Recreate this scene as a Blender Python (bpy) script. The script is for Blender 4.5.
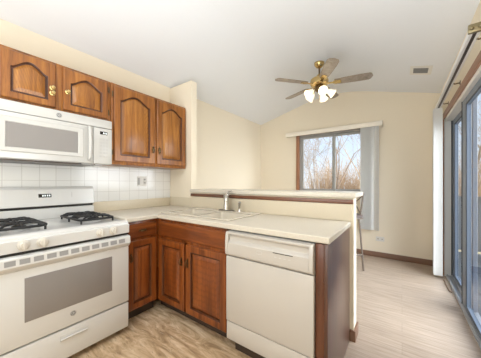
import bpy, bmesh, math, random
from mathutils import Vector, Matrix
R = math.radians
S = bpy.context.scene
for o in list(bpy.data.objects): bpy.data.objects.remove(o)
COL = S.collection

# ------------------------------------------------------------------ camera, world, lights
cam = bpy.data.cameras.new('camera'); camo = bpy.data.objects.new('camera', cam); COL.objects.link(camo)
camo.location = (0, 0, 1.21); camo.rotation_euler = (R(90), 0, R(35.71))
cam.sensor_width = 36; cam.lens = 224.65 / 481 * 36; cam.shift_y = 4 / 481; cam.clip_start = .05
S.camera = camo
S.view_settings.view_transform = 'Standard'; S.view_settings.look = 'None'
S.view_settings.exposure = 0.36; S.view_settings.gamma = 1; S.view_settings.use_curve_mapping = False
S.cycles.use_denoising = True; S.cycles.max_bounces = 8; S.cycles.diffuse_bounces = 5
S.cycles.transparent_max_bounces = 12; S.cycles.sample_clamp_indirect = 6; S.cycles.caustics_reflective = False

SKY_FILL = 6.2
W = bpy.data.worlds.new('world'); S.world = W; W.use_nodes = True
nt = W.node_tree; nt.nodes.clear()
wo = nt.nodes.new('ShaderNodeOutputWorld'); bg = nt.nodes.new('ShaderNodeBackground')
tc = nt.nodes.new('ShaderNodeTexCoord'); sx = nt.nodes.new('ShaderNodeSeparateXYZ'); cr = nt.nodes.new('ShaderNodeValToRGB')
nt.links.new(tc.outputs['Generated'], sx.inputs[0]); nt.links.new(sx.outputs['Z'], cr.inputs[0])
nt.links.new(cr.outputs[0], bg.inputs[0]); nt.links.new(bg.outputs[0], wo.inputs[0])
e = cr.color_ramp.elements
e[0].position = 0.0; e[0].color = (.80, .85, .92, 1)
e[1].position = .60; e[1].color = (.42, .62, .95, 1)
m_ = e.new(.30); m_.color = (.58, .74, .98, 1)
# bright lobe added to the unseen patio-side sky to light the dining room
dt = nt.nodes.new('ShaderNodeVectorMath'); dt.operation = 'DOT_PRODUCT'; dt.inputs[1].default_value = Vector((1, -.05, .38)).normalized()
nt.links.new(tc.outputs['Generated'], dt.inputs[0])
mr = nt.nodes.new('ShaderNodeMapRange'); mr.interpolation_type = 'SMOOTHERSTEP'; mr.inputs[1].default_value = .45; mr.inputs[2].default_value = .95; mr.inputs[3].default_value = 0; mr.inputs[4].default_value = SKY_FILL
nt.links.new(dt.outputs['Value'], mr.inputs[0])
ad = nt.nodes.new('ShaderNodeMix'); ad.data_type = 'RGBA'; ad.blend_type = 'ADD'; ad.inputs[0].default_value = 1
nt.links.new(cr.outputs[0], ad.inputs[6]); nt.links.new(mr.outputs[0], ad.inputs[7]); nt.links.new(ad.outputs[2], bg.inputs[0])
bg.inputs[1].default_value = 1.05

def light(name, kind, loc, rot, energy, color, size=None, size_y=None):
    d = bpy.data.lights.new(name, kind); o = bpy.data.objects.new(name, d); COL.objects.link(o)
    o.location = loc; o.rotation_euler = rot; d.energy = energy; d.color = color
    if kind == 'AREA': d.shape = 'RECTANGLE'; d.size = size; d.size_y = size_y or size
    elif kind == 'SUN': d.angle = R(1.5)
    return o
light('sun', 'SUN', (-6, -8, 12), (R(52), 0, R(-32)), 1.2, (1, .93, .82))
light('rear_fill', 'AREA', (-.7, -2.3, 1.6), (R(118), 0, 0), 36, (.88, .95, 1), 2.4, 1.8)  # fill added behind the camera; the rear wall has no window
light('overhead_fill', 'AREA', (-.75, -.2, 2.44), (0, 0, 0), 10, (.90, .96, 1), 1.2, .5)  # unseen downward area light without a fixture, added to brighten the kitchen
light('bounce_fill', 'AREA', (-.5, .1, .95), (R(180), 0, 0), 38, (.88, .945, 1), 1.6, 1.6)  # unseen area light aimed up, added to brighten the ceiling like bounced flash

# ------------------------------------------------------------------ helpers
WL = {}
class MB:
    def __init__(s): s.b = bmesh.new()
    def _merge(s, t, M=None):
        me = bpy.data.meshes.new('t'); t.to_mesh(me); t.free()
        if M is not None: me.transform(M)
        s.b.from_mesh(me); bpy.data.meshes.remove(me)
    def box(s, x0, x1, y0, y1, z0, z1, bev=0, seg=2, M=None):
        t = bmesh.new(); bmesh.ops.create_cube(t, size=1)
        for v in t.verts:
            v.co = Vector(((x0 + x1) / 2 + v.co.x * (x1 - x0), (y0 + y1) / 2 + v.co.y * (y1 - y0), (z0 + z1) / 2 + v.co.z * (z1 - z0)))
        if bev: bmesh.ops.bevel(t, geom=list(t.edges), offset=bev, segments=seg, affect='EDGES', profile=.5)
        s._merge(t, M); return s
    def cyl(s, p0, p1, r0, r1=None, n=16, caps=True):
        p0, p1 = Vector(p0), Vector(p1); d = p1 - p0; t = bmesh.new()
        bmesh.ops.create_cone(t, cap_ends=caps, segments=n, radius1=r0, radius2=r0 if r1 is None else r1, depth=d.length)
        q = Vector((0, 0, 1)).rotation_difference(d.normalized()).to_matrix().to_4x4()
        s._merge(t, Matrix.Translation((p0 + p1) / 2) @ q); return s
    def sph(s, c, r, sc=(1, 1, 1), n=14):
        t = bmesh.new(); bmesh.ops.create_uvsphere(t, u_segments=n, v_segments=max(6, n // 2), radius=r)
        s._merge(t, Matrix.Translation(c) @ Matrix.Diagonal((*sc, 1))); return s
    def tube(s, pts, r, n=8, radii=None):
        pts = [Vector(p) for p in pts]; rings = []; up = None
        for i, p in enumerate(pts):
            a = pts[max(0, i - 1)]; c = pts[min(len(pts) - 1, i + 1)]; d = (c - a).normalized()
            if up is None: up = d.orthogonal().normalized()
            else:
                up = up - d * up.dot(d)
                up = up.normalized() if up.length > 1e-6 else d.orthogonal().normalized()
            w = d.cross(up); rr = radii[i] if radii else r
            rings.append([s.b.verts.new(p + (up * math.cos(2 * math.pi * k / n) + w * math.sin(2 * math.pi * k / n)) * rr) for k in range(n)])
        for a, c in zip(rings, rings[1:]):
            for k in range(n): s.b.faces.new((a[k], a[(k + 1) % n], c[(k + 1) % n], c[k]))
        s.b.faces.new(rings[0][::-1]); s.b.faces.new(rings[-1]); return s
    def lathe(s, prof, c, axis=(0, 0, 1), n=24, sc=(1, 1)):
        q = Vector((0, 0, 1)).rotation_difference(Vector(axis).normalized()).to_matrix(); c = Vector(c); rings = []
        for r, h in prof:
            rings.append([s.b.verts.new(c + q @ Vector((r * sc[0] * math.cos(2 * math.pi * k / n), r * sc[1] * math.sin(2 * math.pi * k / n), h))) for k in range(n)])
        for a, b_ in zip(rings, rings[1:]):
            for k in range(n): s.b.faces.new((a[k], a[(k + 1) % n], b_[(k + 1) % n], b_[k]))
        if prof[0][0] > 1e-5: s.b.faces.new(rings[0][::-1])
        if prof[-1][0] > 1e-5: s.b.faces.new(rings[-1])
        return s
    def prism(s, poly, f0, f1):      # poly of (u,v); f0, f1 map (u,v) to a point on each side
        a = [s.b.verts.new(f0(*p)) for p in poly]; c = [s.b.verts.new(f1(*p)) for p in poly]; n = len(poly)
        s.b.faces.new(a[::-1]); s.b.faces.new(c)
        for k in range(n): s.b.faces.new((a[k], a[(k + 1) % n], c[(k + 1) % n], c[k]))
        return s
    def loops(s, ls, cap0=False, cap1=True):
        rings = [[s.b.verts.new(p) for p in l] for l in ls]; n = len(rings[0])
        for a, c in zip(rings, rings[1:]):
            for k in range(n): s.b.faces.new((a[k], a[(k + 1) % n], c[(k + 1) % n], c[k]))
        if cap0: s.b.faces.new(rings[0][::-1])
        if cap1: s.b.faces.new(rings[-1])
        return s
    def cells(s, xs, ys, occ, z0, z1):
        vt, vb = {}, {}
        def V(d, i, j, z):
            if (i, j) not in d: d[i, j] = s.b.verts.new((xs[i], ys[j], z))
            return d[i, j]
        for (i, j) in occ:
            q = [(i, j), (i + 1, j), (i + 1, j + 1), (i, j + 1)]
            s.b.faces.new([V(vt, *p, z1) for p in q]); s.b.faces.new([V(vb, *p, z0) for p in q[::-1]])
            for (di, dj), (p, r) in (((0, -1), (0, 1)), ((1, 0), (1, 2)), ((0, 1), (2, 3)), ((-1, 0), (3, 0))):
                if (i + di, j + dj) not in occ:
                    s.b.faces.new([V(vb, *q[p], z0), V(vb, *q[r], z0), V(vt, *q[r], z1), V(vt, *q[p], z1)])
        return s
    def make(s, name, mat, parent=None, loc=None, smooth=35, bevel=0, weld=False):
        if weld: bmesh.ops.remove_doubles(s.b, verts=s.b.verts, dist=1e-5)
        bmesh.ops.recalc_face_normals(s.b, faces=s.b.faces)
        me = bpy.data.meshes.new(name); 
        wl = WL.get(parent.name, Vector((0, 0, 0))) if parent else (Vector(loc) if loc else Vector((0, 0, 0)))
        bmesh.ops.translate(s.b, vec=-wl, verts=s.b.verts)
        s.b.to_mesh(me); s.b.free()
        me.materials.append(mat)
        if smooth:
            me.polygons.foreach_set('use_smooth', [True] * len(me.polygons)); me.set_sharp_from_angle(angle=R(smooth))
        o = bpy.data.objects.new(name, me); COL.objects.link(o)
        if parent: o.parent = parent
        else: o.location = wl
        WL[o.name] = wl
        if bevel:
            m = o.modifiers.new('edge', 'BEVEL'); m.width = bevel; m.segments = 2; m.limit_method = 'ANGLE'; m.angle_limit = R(40)
        return o

def tag(o, label=None, cat=None, group=None, kind=None):
    if label: o['label'] = label
    if cat: o['category'] = cat
    if group: o['group'] = group
    if kind: o['kind'] = kind
    return o
def thing(name, loc, label, cat, group=None):
    o = bpy.data.objects.new(name, None); COL.objects.link(o); o.location = loc; o.empty_display_size = .1
    WL[o.name] = Vector(loc); return tag(o, label, cat, group)
def struct(name, mb, mat, label=None, parent=None, **k):
    o = mb.make(name, mat, parent, **k)
    if parent is None: tag(o, label, kind='structure')
    return o
def B(*a, **k): return MB().box(*a, **k)

# ------------------------------------------------------------------ materials
def mat(name, base, rough=.5, metal=0, coat=0, spec=.5, emit=None, estr=0, trans=0):
    m = bpy.data.materials.new(name); m.use_nodes = True; p = m.node_tree.nodes['Principled BSDF']
    p.inputs['Base Color'].default_value = (*base, 1); p.inputs['Roughness'].default_value = rough
    p.inputs['Metallic'].default_value = metal; p.inputs['Coat Weight'].default_value = coat; p.inputs['Coat Roughness'].default_value = .12
    p.inputs['Specular IOR Level'].default_value = spec; p.inputs['Transmission Weight'].default_value = trans
    if emit: p.inputs['Emission Color'].default_value = (*emit, 1); p.inputs['Emission Strength'].default_value = estr
    return m
def N(m, t, **k):
    n = m.node_tree.nodes.new(t)
    for a, v in k.items(): setattr(n, a, v)
    return n
def L(m, a, b): m.node_tree.links.new(a, b)
def ramp(m, fac, stops):
    r = N(m, 'ShaderNodeValToRGB'); L(m, fac, r.inputs[0]); el = r.color_ramp.elements
    for i, (p, c) in enumerate(stops):
        q = el[i] if i < 2 else el.new(p)
        q.position = p; q.color = (*c, 1)
    return r.outputs[0]
def coords(m, scale, rot=(0, 0, 0), rand=0):
    t = N(m, 'ShaderNodeTexCoord'); mp = N(m, 'ShaderNodeMapping'); L(m, t.outputs['Object'], mp.inputs[0])
    mp.inputs['Scale'].default_value = scale; mp.inputs['Rotation'].default_value = rot
    if rand:
        oi = N(m, 'ShaderNodeObjectInfo'); ml = N(m, 'ShaderNodeMath', operation='MULTIPLY'); L(m, oi.outputs['Random'], ml.inputs[0]); ml.inputs[1].default_value = rand
        cb = N(m, 'ShaderNodeCombineXYZ')
        for i in range(3): L(m, ml.outputs[0], cb.inputs[i])
        L(m, cb.outputs[0], mp.inputs['Location'])
    return mp.outputs[0]
def noise(m, vec, scale, detail=4, rough=.55, dist=0):
    n = N(m, 'ShaderNodeTexNoise'); L(m, vec, n.inputs['Vector']); n.inputs['Scale'].default_value = scale
    n.inputs['Detail'].default_value = detail; n.inputs['Roughness'].default_value = rough; n.inputs['Distortion'].default_value = dist
    return n.outputs[0]
def mix(m, fac, a, b, mode='MIX'):
    x = N(m, 'ShaderNodeMix', data_type='RGBA', blend_type=mode)
    if isinstance(fac, (int, float)): x.inputs[0].default_value = fac
    else: L(m, fac, x.inputs[0])
    for s_, v in ((6, a), (7, b)):
        if isinstance(v, tuple): x.inputs[s_].default_value = (*v, 1)
        else: L(m, v, x.inputs[s_])
    return x.outputs[2]
def bump(m, h, strength=.1, dist=.002):
    b = N(m, 'ShaderNodeBump'); L(m, h, b.inputs['Height']); b.inputs['Strength'].default_value = strength; b.inputs['Distance'].default_value = dist
    L(m, b.outputs[0], m.node_tree.nodes['Principled BSDF'].inputs['Normal'])
def setcol(m, c): L(m, c, m.node_tree.nodes['Principled BSDF'].inputs['Base Color'])

def oak(name, dark, mid, light_, horiz=None, figure=False, rough=.36):
    m = mat(name, mid, rough, coat=.25)
    sc = {None: (9, 9, .55), 'x': (.55, 9, 9), 'y': (9, .55, 9)}[horiz]
    v = coords(m, sc, rand=20); a = noise(m, v, 2.2, 5, .6, .8)
    c = ramp(m, a, [(.30, dark), (.70, light_), (.5, mid)])
    if figure:
        w = N(m, 'ShaderNodeTexWave', wave_type='RINGS', rings_direction='X'); v2 = coords(m, (9, 9, 1.5), rand=6); L(m, v2, w.inputs['Vector'])
        w.inputs['Scale'].default_value = 4.5; w.inputs['Distortion'].default_value = 4; w.inputs['Detail'].default_value = 2; w.inputs['Detail Scale'].default_value = .8
        c = mix(m, ramp(m, w.outputs[1], [(.5, (0, 0, 0)), (.95, (.28, .28, .28))]), c, dark)
    f = noise(m, coords(m, tuple(s_ * 9 for s_ in sc), rand=9), 3, 2)
    c = mix(m, ramp(m, f, [(.50, (0, 0, 0)), (.72, (.45, .45, .45))]), c, dark)
    setcol(m, c); bump(m, f, .08, .001); return m
OAK = oak('oak_vertical_grain', (.13, .038, .005), (.28, .095, .013), (.42, .165, .026))
OAKP = oak('oak_figured_panel', (.15, .046, .006), (.33, .122, .016), (.48, .200, .032), figure=True)
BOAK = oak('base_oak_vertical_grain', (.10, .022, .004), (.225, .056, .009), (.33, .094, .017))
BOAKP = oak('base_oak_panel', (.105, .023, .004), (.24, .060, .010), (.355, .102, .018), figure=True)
DARK_GROOVE = oak('glazed_and_shaded_groove', (.045, .013, .004), (.085, .025, .007), (.13, .040, .011))  # dark glaze, with the groove's shade also put into the colour
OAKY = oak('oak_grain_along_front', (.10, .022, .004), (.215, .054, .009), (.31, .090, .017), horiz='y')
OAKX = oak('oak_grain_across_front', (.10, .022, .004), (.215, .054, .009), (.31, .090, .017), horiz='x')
OAKD = oak('dark_stained_oak', (.045, .014, .006), (.085, .026, .011), (.13, .042, .018), rough=.34)
OAKD.node_tree.nodes['Principled BSDF'].inputs['Coat Weight'].default_value = .8; OAKD.node_tree.nodes['Principled BSDF'].inputs['Coat Roughness'].default_value = .3
TRIMX = oak('brown_stained_trim', (.10, .036, .016), (.165, .062, .030), (.22, .088, .044), horiz='x')
TRIMV = oak('brown_casing', (.22, .09, .04), (.32, .14, .07), (.40, .19, .10))
TRIMY = oak('brown_casing_along', (.22, .09, .04), (.32, .14, .07), (.40, .19, .10), horiz='y')
SKIRT = mat('brown_skirting', (.22, .12, .075), .45)

def paint(name, c, rough=.85, amt=.03):
    m = mat(name, c, rough, spec=.2); n = noise(m, coords(m, (1, 1, 1)), 60, 3)
    setcol(m, mix(m, ramp(m, n, [(.35, (0, 0, 0)), (.65, (amt * 4,) * 3)]), c, tuple(x * .94 for x in c))); bump(m, n, .05, .001); return m
WALL = paint('cream_wall_paint', (.83, .745, .60))
CEIL = paint('white_ceiling_paint', (.845, .865, .895))
TRIMW = mat('white_trim_paint', (.80, .78, .73), .45)

def tile():
    m = mat('white_glazed_tile', (.82, .82, .80), .16, coat=.3)
    t = N(m, 'ShaderNodeTexCoord'); mp = N(m, 'ShaderNodeMapping'); L(m, t.outputs['Object'], mp.inputs[0])
    mp.inputs['Rotation'].default_value = (R(90), 0, R(90)); mp.inputs['Scale'].default_value = (1, 1, 1)
    sp = N(m, 'ShaderNodeSeparateXYZ'); L(m, t.outputs['Object'], sp.inputs[0]); cb = N(m, 'ShaderNodeCombineXYZ')
    L(m, sp.outputs['Y'], cb.inputs[0]); L(m, sp.outputs['Z'], cb.inputs[1])
    b = N(m, 'ShaderNodeTexBrick'); L(m, cb.outputs[0], b.inputs['Vector']); b.offset = 0
    b.inputs['Scale'].default_value = 1; b.inputs['Brick Width'].default_value = .112; b.inputs['Row Height'].default_value = .112
    b.inputs['Mortar Size'].default_value = .0022; b.inputs['Mortar Smooth'].default_value = .1
    b.inputs['Color1'].default_value = (.83, .83, .81, 1); b.inputs['Color2'].default_value = (.79, .79, .775, 1); b.inputs['Mortar'].default_value = (.62, .61, .59, 1)
    setcol(m, b.outputs[0]); bump(m, b.outputs[1], -.4, .002); return m
TILE = tile()

def stone_floor():
    m = mat('tan_stone_vinyl', (.5, .36, .22), .38, coat=.08)
    a = noise(m, coords(m, (1.3, 5.5, 1), (0, 0, R(8))), 2.6, 7, .66, 1.3)
    c = ramp(m, a, [(.32, (.28, .175, .095)), (.70, (.84, .69, .50)), (.45, (.50, .345, .20)), (.55, (.64, .47, .30))])
    b = noise(m, coords(m, (2.0, 14, 1), (0, 0, R(8))), 3.2, 5, .7, 1.0)
    c = mix(m, ramp(m, b, [(.56, (0, 0, 0)), (.72, (.75, .75, .75))]), c, (.84, .73, .56))
    k = noise(m, coords(m, (2.0, 10, 1), (0, 0, R(8))), 5.2, 4, .7, 1.0)
    c = mix(m, ramp(m, k, [(.58, (0, 0, 0)), (.75, (.6, .6, .6))]), c, (.22, .135, .075))
    setcol(m, c); return m
def plank_floor():
    m = mat('light_oak_planks', (.6, .5, .4), .42, coat=.08)
    v = coords(m, (1, 1, 1)); b = N(m, 'ShaderNodeTexBrick'); L(m, v, b.inputs['Vector']); b.offset = .37
    b.inputs['Scale'].default_value = 1; b.inputs['Brick Width'].default_value = 1.2; b.inputs['Row Height'].default_value = .15
    b.inputs['Mortar Size'].default_value = .0012; b.inputs['Color1'].default_value = (.50, .405, .325, 1); b.inputs['Color2'].default_value = (.445, .355, .28, 1)
    b.inputs['Mortar'].default_value = (.36, .28, .22, 1)
    g = noise(m, coords(m, (1.1, 20, 1)), 3, 5, .65, .6)
    c = mix(m, 1.0, b.outputs[0], ramp(m, g, [(.32, (.74, .71, .68)), (.68, (1.10, 1.10, 1.10))]), 'MULTIPLY')
    setcol(m, c); return m
STONE = stone_floor(); PLANK = plank_floor()

def laminate(name, c, rough=.35):
    m = mat(name, c, rough); n = noise(m, coords(m, (1, 1, 1)), 160, 3, .7)
    setcol(m, mix(m, ramp(m, n, [(.4, (0, 0, 0)), (.62, (.6, .6, .6))]), c, tuple(x * .86 for x in c))); return m
LAM = laminate('beige_laminate', (.68, .625, .53))
SPLASH = laminate('tan_laminate', (.69, .61, .47))
WHITE = mat('white_enamel', (.67, .665, .65), .22, coat=.3)
WHITE2 = mat('white_plastic', (.70, .68, .64), .35)
DWM = mat('bisque_white_enamel', (.56, .525, .48), .28, coat=.2)
MWW = mat('off_white_enamel', (.53, .515, .485), .25, coat=.25)
LOGOM = mat('dark_grey_badge', (.22, .215, .21), .4)
BLACK = mat('black_plastic', (.012, .012, .013), .4)
IRON = mat('black_cast_iron', (.014, .014, .015), .55)
TOE = mat('dark_brown_toe_board', (.05, .032, .022), .6)
KNOBM = mat('bisque_knob', (.66, .62, .56), .35)
GAP = mat('dark_gap', (.02, .018, .016), .7)
VENT = mat('grey_vent_slot', (.30, .295, .29), .6)
GLASSD = mat('grey_oven_glass', (.245, .225, .215), .12, coat=.5)
GLASSM = mat('microwave_screen', (.24, .222, .21), .3, coat=.3)
GREY = mat('grey_plastic', (.42, .41, .40), .4)
LGREY = mat('pale_grey_print', (.62, .61, .59), .5)
DISP = mat('black_display', (.01, .01, .012), .15)
DIGIT = mat('lit_display_mark', (.8, .85, .85), .4, emit=(.8, .9, .9), estr=.6)
CHROME = mat('brushed_chrome', (.55, .53, .50), .25, metal=1)
DSTEEL = mat('dark_steel', (.10, .085, .075), .4, metal=.8)
BRASS = mat('antique_brass', (.62, .45, .20), .25, metal=1)
DBRASS = mat('dark_brass', (.16, .11, .06), .35, metal=1)
SINKM = mat('almond_sink', (.66, .60, .50), .25, coat=.3)
ALU = mat('silver_aluminium', (.55, .57, .60), .4, metal=.6)
FRAMEG = mat('grey_window_frame', (.36, .355, .335), .5)
BRONZE = mat('blue_grey_door_frame', (.15, .185, .24), .35)
STOOLM = mat('brown_grey_steel', (.22, .18, .15), .4, metal=.5)
RODM = mat('brown_rod', (.26, .18, .12), .5)
PURPG = mat('grey_door_edge', (.24, .23, .25), .4)
GASK = mat('black_gasket', (.03, .033, .04), .5)
VANE = mat('white_vane', (.88, .87, .84), .6)
_t = N(VANE, 'ShaderNodeBsdfTranslucent'); _t.inputs[0].default_value = (.85, .85, .83, 1); _x = N(VANE, 'ShaderNodeMixShader'); _x.inputs[0].default_value = .22
L(VANE, VANE.node_tree.nodes['Principled BSDF'].outputs[0], _x.inputs[1]); L(VANE, _t.outputs[0], _x.inputs[2]); L(VANE, _x.outputs[0], VANE.node_tree.nodes['Material Output'].inputs[0])
VALM = mat('cream_valance', (.88, .82, .71), .5)
BLADE = None
def blade_mat():
    m = oak('weathered_fan_blade', (.21, .165, .13), (.30, .245, .20), (.38, .32, .27), rough=.3); return m
BLADE = blade_mat()
SHADE = mat('lit_frosted_glass', (.95, .90, .80), .4, emit=(1, .86, .62), estr=.6)
BULB = mat('lit_bulb', (1, .95, .85), .4, emit=(1, .85, .6), estr=8)
DECKM = mat('blue_grey_deck_boards', (.05, .066, .082), .55)
RAILM = mat('grey_railing_boards', (.085, .10, .12), .6)
def bark(name, a, b):
    m = mat(name, a, .9, spec=.1); n = noise(m, coords(m, (3, 3, 1)), 4, 4); setcol(m, ramp(m, n, [(.35, a), (.65, b)])); return m
BARKS = [bark('grey_bark', (.24, .20, .17), (.42, .36, .31)), bark('tan_bark', (.36, .26, .17), (.52, .40, .29)), bark('brown_bark', (.20, .14, .10), (.34, .26, .20))]
TWIG = bark('dry_tan_twigs', (.36, .24, .14), (.58, .43, .30))
GROUND = bark('dry_winter_grass', (.38, .30, .17), (.52, .42, .26))
def glass_pane(name, ior):
    m = bpy.data.materials.new(name); m.use_nodes = True; nt = m.node_tree; nt.nodes.clear()
    o = nt.nodes.new('ShaderNodeOutputMaterial'); mx = nt.nodes.new('ShaderNodeMixShader'); t = nt.nodes.new('ShaderNodeBsdfTransparent')
    g = nt.nodes.new('ShaderNodeBsdfGlossy'); fr = nt.nodes.new('ShaderNodeFresnel'); g.inputs['Roughness'].default_value = .0
    t.inputs[0].default_value = (.93, .95, .96, 1); fr.inputs[0].default_value = ior
    ge = nt.nodes.new('ShaderNodeNewGeometry'); sb = nt.nodes.new('ShaderNodeMath'); sb.operation = 'SUBTRACT'; sb.inputs[0].default_value = 1; nt.links.new(ge.outputs['Backfacing'], sb.inputs[1])
    ml = nt.nodes.new('ShaderNodeMath'); ml.operation = 'MULTIPLY'; nt.links.new(fr.outputs[0], ml.inputs[0]); nt.links.new(sb.outputs[0], ml.inputs[1])
    nt.links.new(ml.outputs[0], mx.inputs[0]); nt.links.new(t.outputs[0], mx.inputs[1]); nt.links.new(g.outputs[0], mx.inputs[2]); nt.links.new(mx.outputs[0], o.inputs[0])
    return m
PANE = glass_pane('clear_pane', 1.3); PANEW = glass_pane('clear_window_pane', 1.12)

# ------------------------------------------------------------------ the room shell
XL, XR, YB, YN = -2.535, .45, 4.30, -2.8          # left wall, right wall, window wall, wall behind the camera
ZC, ZR, XRI = 2.48, 2.895, -1.02                    # flat ceiling, ridge height and place
PITCH, RR = .268, .55
def ceil_z(x):                                     # vault, its ridge eased into a soft curve
    d = abs(x - XRI)
    return ZR - PITCH * d if d > RR else ZR - PITCH * RR / 2 - PITCH * d * d / (2 * RR)
PX = [XL - .12, -2.1] + [XRI + RR * k / 8 for k in range(-8, 9)] + [.1, XR + .12]
YH0, YH1 = 1.90, 2.02                              # half wall
struct('floor', B(XL, -.334, YN, YH0 + .06, -.06, 0), STONE, 'tan stone-look kitchen floor', smooth=0)
m = MB(); m.cells([XL, -.334, XR + .12], [YN, YH0 + .06, YB], {(1, 0), (0, 1), (1, 1)}, -.06, 0)
struct('floor_dining', m, PLANK, 'light plank dining floor', smooth=0)
struct('wall_left', B(XL - .12, XL, YN, YB, 0, ZC + .02), WALL, 'cream wall behind range and dining side', smooth=0)
# window wall with its gable
WX0, WX1, WZ0, WZ1 = -1.66, -.40, 1.02, 2.15
m = MB()
m.box(XL, WX0, YB, YB + .14, 0, WZ1); m.box(WX1, XR, YB, YB + .14, 0, WZ1); m.box(WX0, WX1, YB, YB + .14, 0, WZ0)
m.prism([(XL, WZ1), (XR, WZ1), (XR, ceil_z(XR) + .01)] + [(x, ceil_z(x) + .01) for x in PX[::-1] if XL < x < XR] + [(XL, ceil_z(XL) + .01)], lambda u, v: (u, YB, v), lambda u, v: (u, YB + .14, v))
struct('wall_back', m, WALL, 'cream gable wall with the window', smooth=0)
# right wall with the patio door opening
DY0, DY1, DZ = 1.70, 3.95, 2.04
m = MB(); m.box(XR, XR + .12, YN, DY0, 0, ZC + .1); m.box(XR, XR + .12, DY1, YB + .14, 0, ZC + .1); m.box(XR, XR + .12, DY0, DY1, DZ, ZC + .1)
struct('wall_right', m, WALL, 'cream wall with the patio door', smooth=0)
struct('wall_front', MB().prism([(XL - .12, 0), (XR + .12, 0)] + [(x, ceil_z(x) + .01) for x in PX[::-1]], lambda u, v: (u, YN - .12, v), lambda u, v: (u, YN, v)), WALL, 'cream wall', smooth=0)
struct('wall_stub', B(XL, -2.115, YH0, YH1 - .03, 0, ZC), WALL, 'short cream wall closing the cabinet run', smooth=0)
struct('wall_half', B(-2.115, -.30, YH0, YH1, 0, 1.094), WALL, 'cream half wall behind the sink counter', smooth=0)
m = MB(); low = [(x, ceil_z(x)) for x in PX]
m.prism(low + [(x, z + .06) for x, z in low[::-1]], lambda u, v: (u, YN - .12, v), lambda u, v: (u, YB + .14, v))
struct('ceiling', m, CEIL, 'white vaulted ceiling', smooth=0)
# skirtings and trims
struct('baseboard_back', B(-2.53, XR, YB - .014, YB, 0, .085, bev=.003), SKIRT)
struct('baseboard_right', B(XR - .014, XR, DY1 + .08, YB - .015, 0, .085, bev=.003), SKIRT)
m = MB(); m.box(-.345, -.286, YH0 - .014, YH0, 0, .085); m.box(-.30, -.286, YH0, YH1 + .014, 0, .085); m.box(-2.53, -.30, YH1, YH1 + .014, 0, .085)
struct('baseboard_half', m, SKIRT, bevel=.002)
struct('trim_1', B(-2.112, -.302, YH0 - .016, YH0, 1.048, 1.082, bev=.002), TRIMX, 'brown wood strip under the bar ledge')
# tiles on the range wall
struct('wall_tile', B(XL, XL + .008, .05, YH0 - .001, .90, 1.42), TILE, 'white square wall tiles above the range', smooth=0)

# ------------------------------------------------------------------ window
wroot = thing('window_1', ((WX0 + WX1) / 2, YB + .04, WZ0), 'sliding dining window', 'window'); wroot['kind'] = 'structure'
def ring(m, x0, x1, z0, z1, t, y0, y1):
    m.box(x0, x0 + t, y0, y1, z0, z1); m.box(x1 - t, x1, y0, y1, z0, z1); m.box(x0 + t, x1 - t, y0, y1, z0, z0 + t); m.box(x0 + t, x1 - t, y0, y1, z1 - t, z1); return m
ring(MB(), WX0 + .002, WX1 - .002, WZ0 + .002, WZ1 - .002, .035, YB + .03, YB + .11).make('window_frame', FRAMEG, wroot, bevel=.003)
XM = -1.02
ring(MB(), WX0 + .037, XM + .035, WZ0 + .04, WZ1 - .04, .04, YB + .035, YB + .065).make('sash', FRAMEG, wroot, bevel=.003)
ring(MB(), XM - .03, WX1 - .037, WZ0 + .04, WZ1 - .04, .04, YB + .072, YB + .10).make('sash', FRAMEG, wroot, bevel=.003)
B(WX0 + .075, XM - .003, YB + .048, YB + .052, WZ0 + .078, WZ1 - .078).make('pane', PANEW, wroot, smooth=0)
B(XM + .008, WX1 - .075, YB + .084, YB + .088, WZ0 + .078, WZ1 - .078).make('pane', PANEW, wroot, smooth=0)
m = MB(); m.box(WX0 - .055, WX0 + .004, YB - .018, YB + .03, WZ0 - .05, WZ1 + .05); m.box(WX1 - .004, WX1 + .055, YB - .018, YB + .03, WZ0 - .05, WZ1 + .05)
m.box(WX0, WX1, YB - .018, YB + .03, WZ1 - .004, WZ1 + .05)
m.make('casing', TRIMV, wroot, bevel=.003)
B(WX0 - .06, WX1 + .06, YB - .03, YB + .03, WZ0 - .05, WZ0 + .004, bev=.003).make('window_sill', TRIMX, wroot)

# ------------------------------------------------------------------ patio door
droot = thing('door_1', (XR + .05, (DY0 + DY1) / 2, 0), 'sliding glass patio door', 'door'); droot['kind'] = 'structure'
m = MB(); m.box(XR - .002, XR + .11, DY1 - .035, DY1, 0, DZ); m.box(XR - .002, XR + .11, DY0, DY0 + .035, 0, DZ); m.box(XR - .002, XR + .11, DY0 + .035, DY1 - .035, DZ - .035, DZ)
m.make('door_frame', TRIMW, droot, bevel=.003)
m = MB(); m.box(XR + .012, XR + .118, DY0 + .036, DY1 - .036, .001, .02); m.box(XR + .02, XR + .028, DY0 + .036, DY1 - .036, .02, .034); m.box(XR + .066, XR + .072, DY0 + .036, DY1 - .036, .02, .034)
m.make('track', ALU, droot)
B(XR + .062, XR + .108, DY1 - .047, DY1 - .0355, .034, DZ - .036).make('weatherstrip', GASK, droot)
m = MB(); m.box(XR - .018, XR, DY0 - .07, DY1 + .07, DZ, DZ + .07); m.box(XR - .018, XR, DY1, DY1 + .045, 0, DZ); m.box(XR - .018, XR, DY0 - .06, DY0, 0, DZ)
m.make('casing', TRIMY, droot, bevel=.003)
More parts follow.
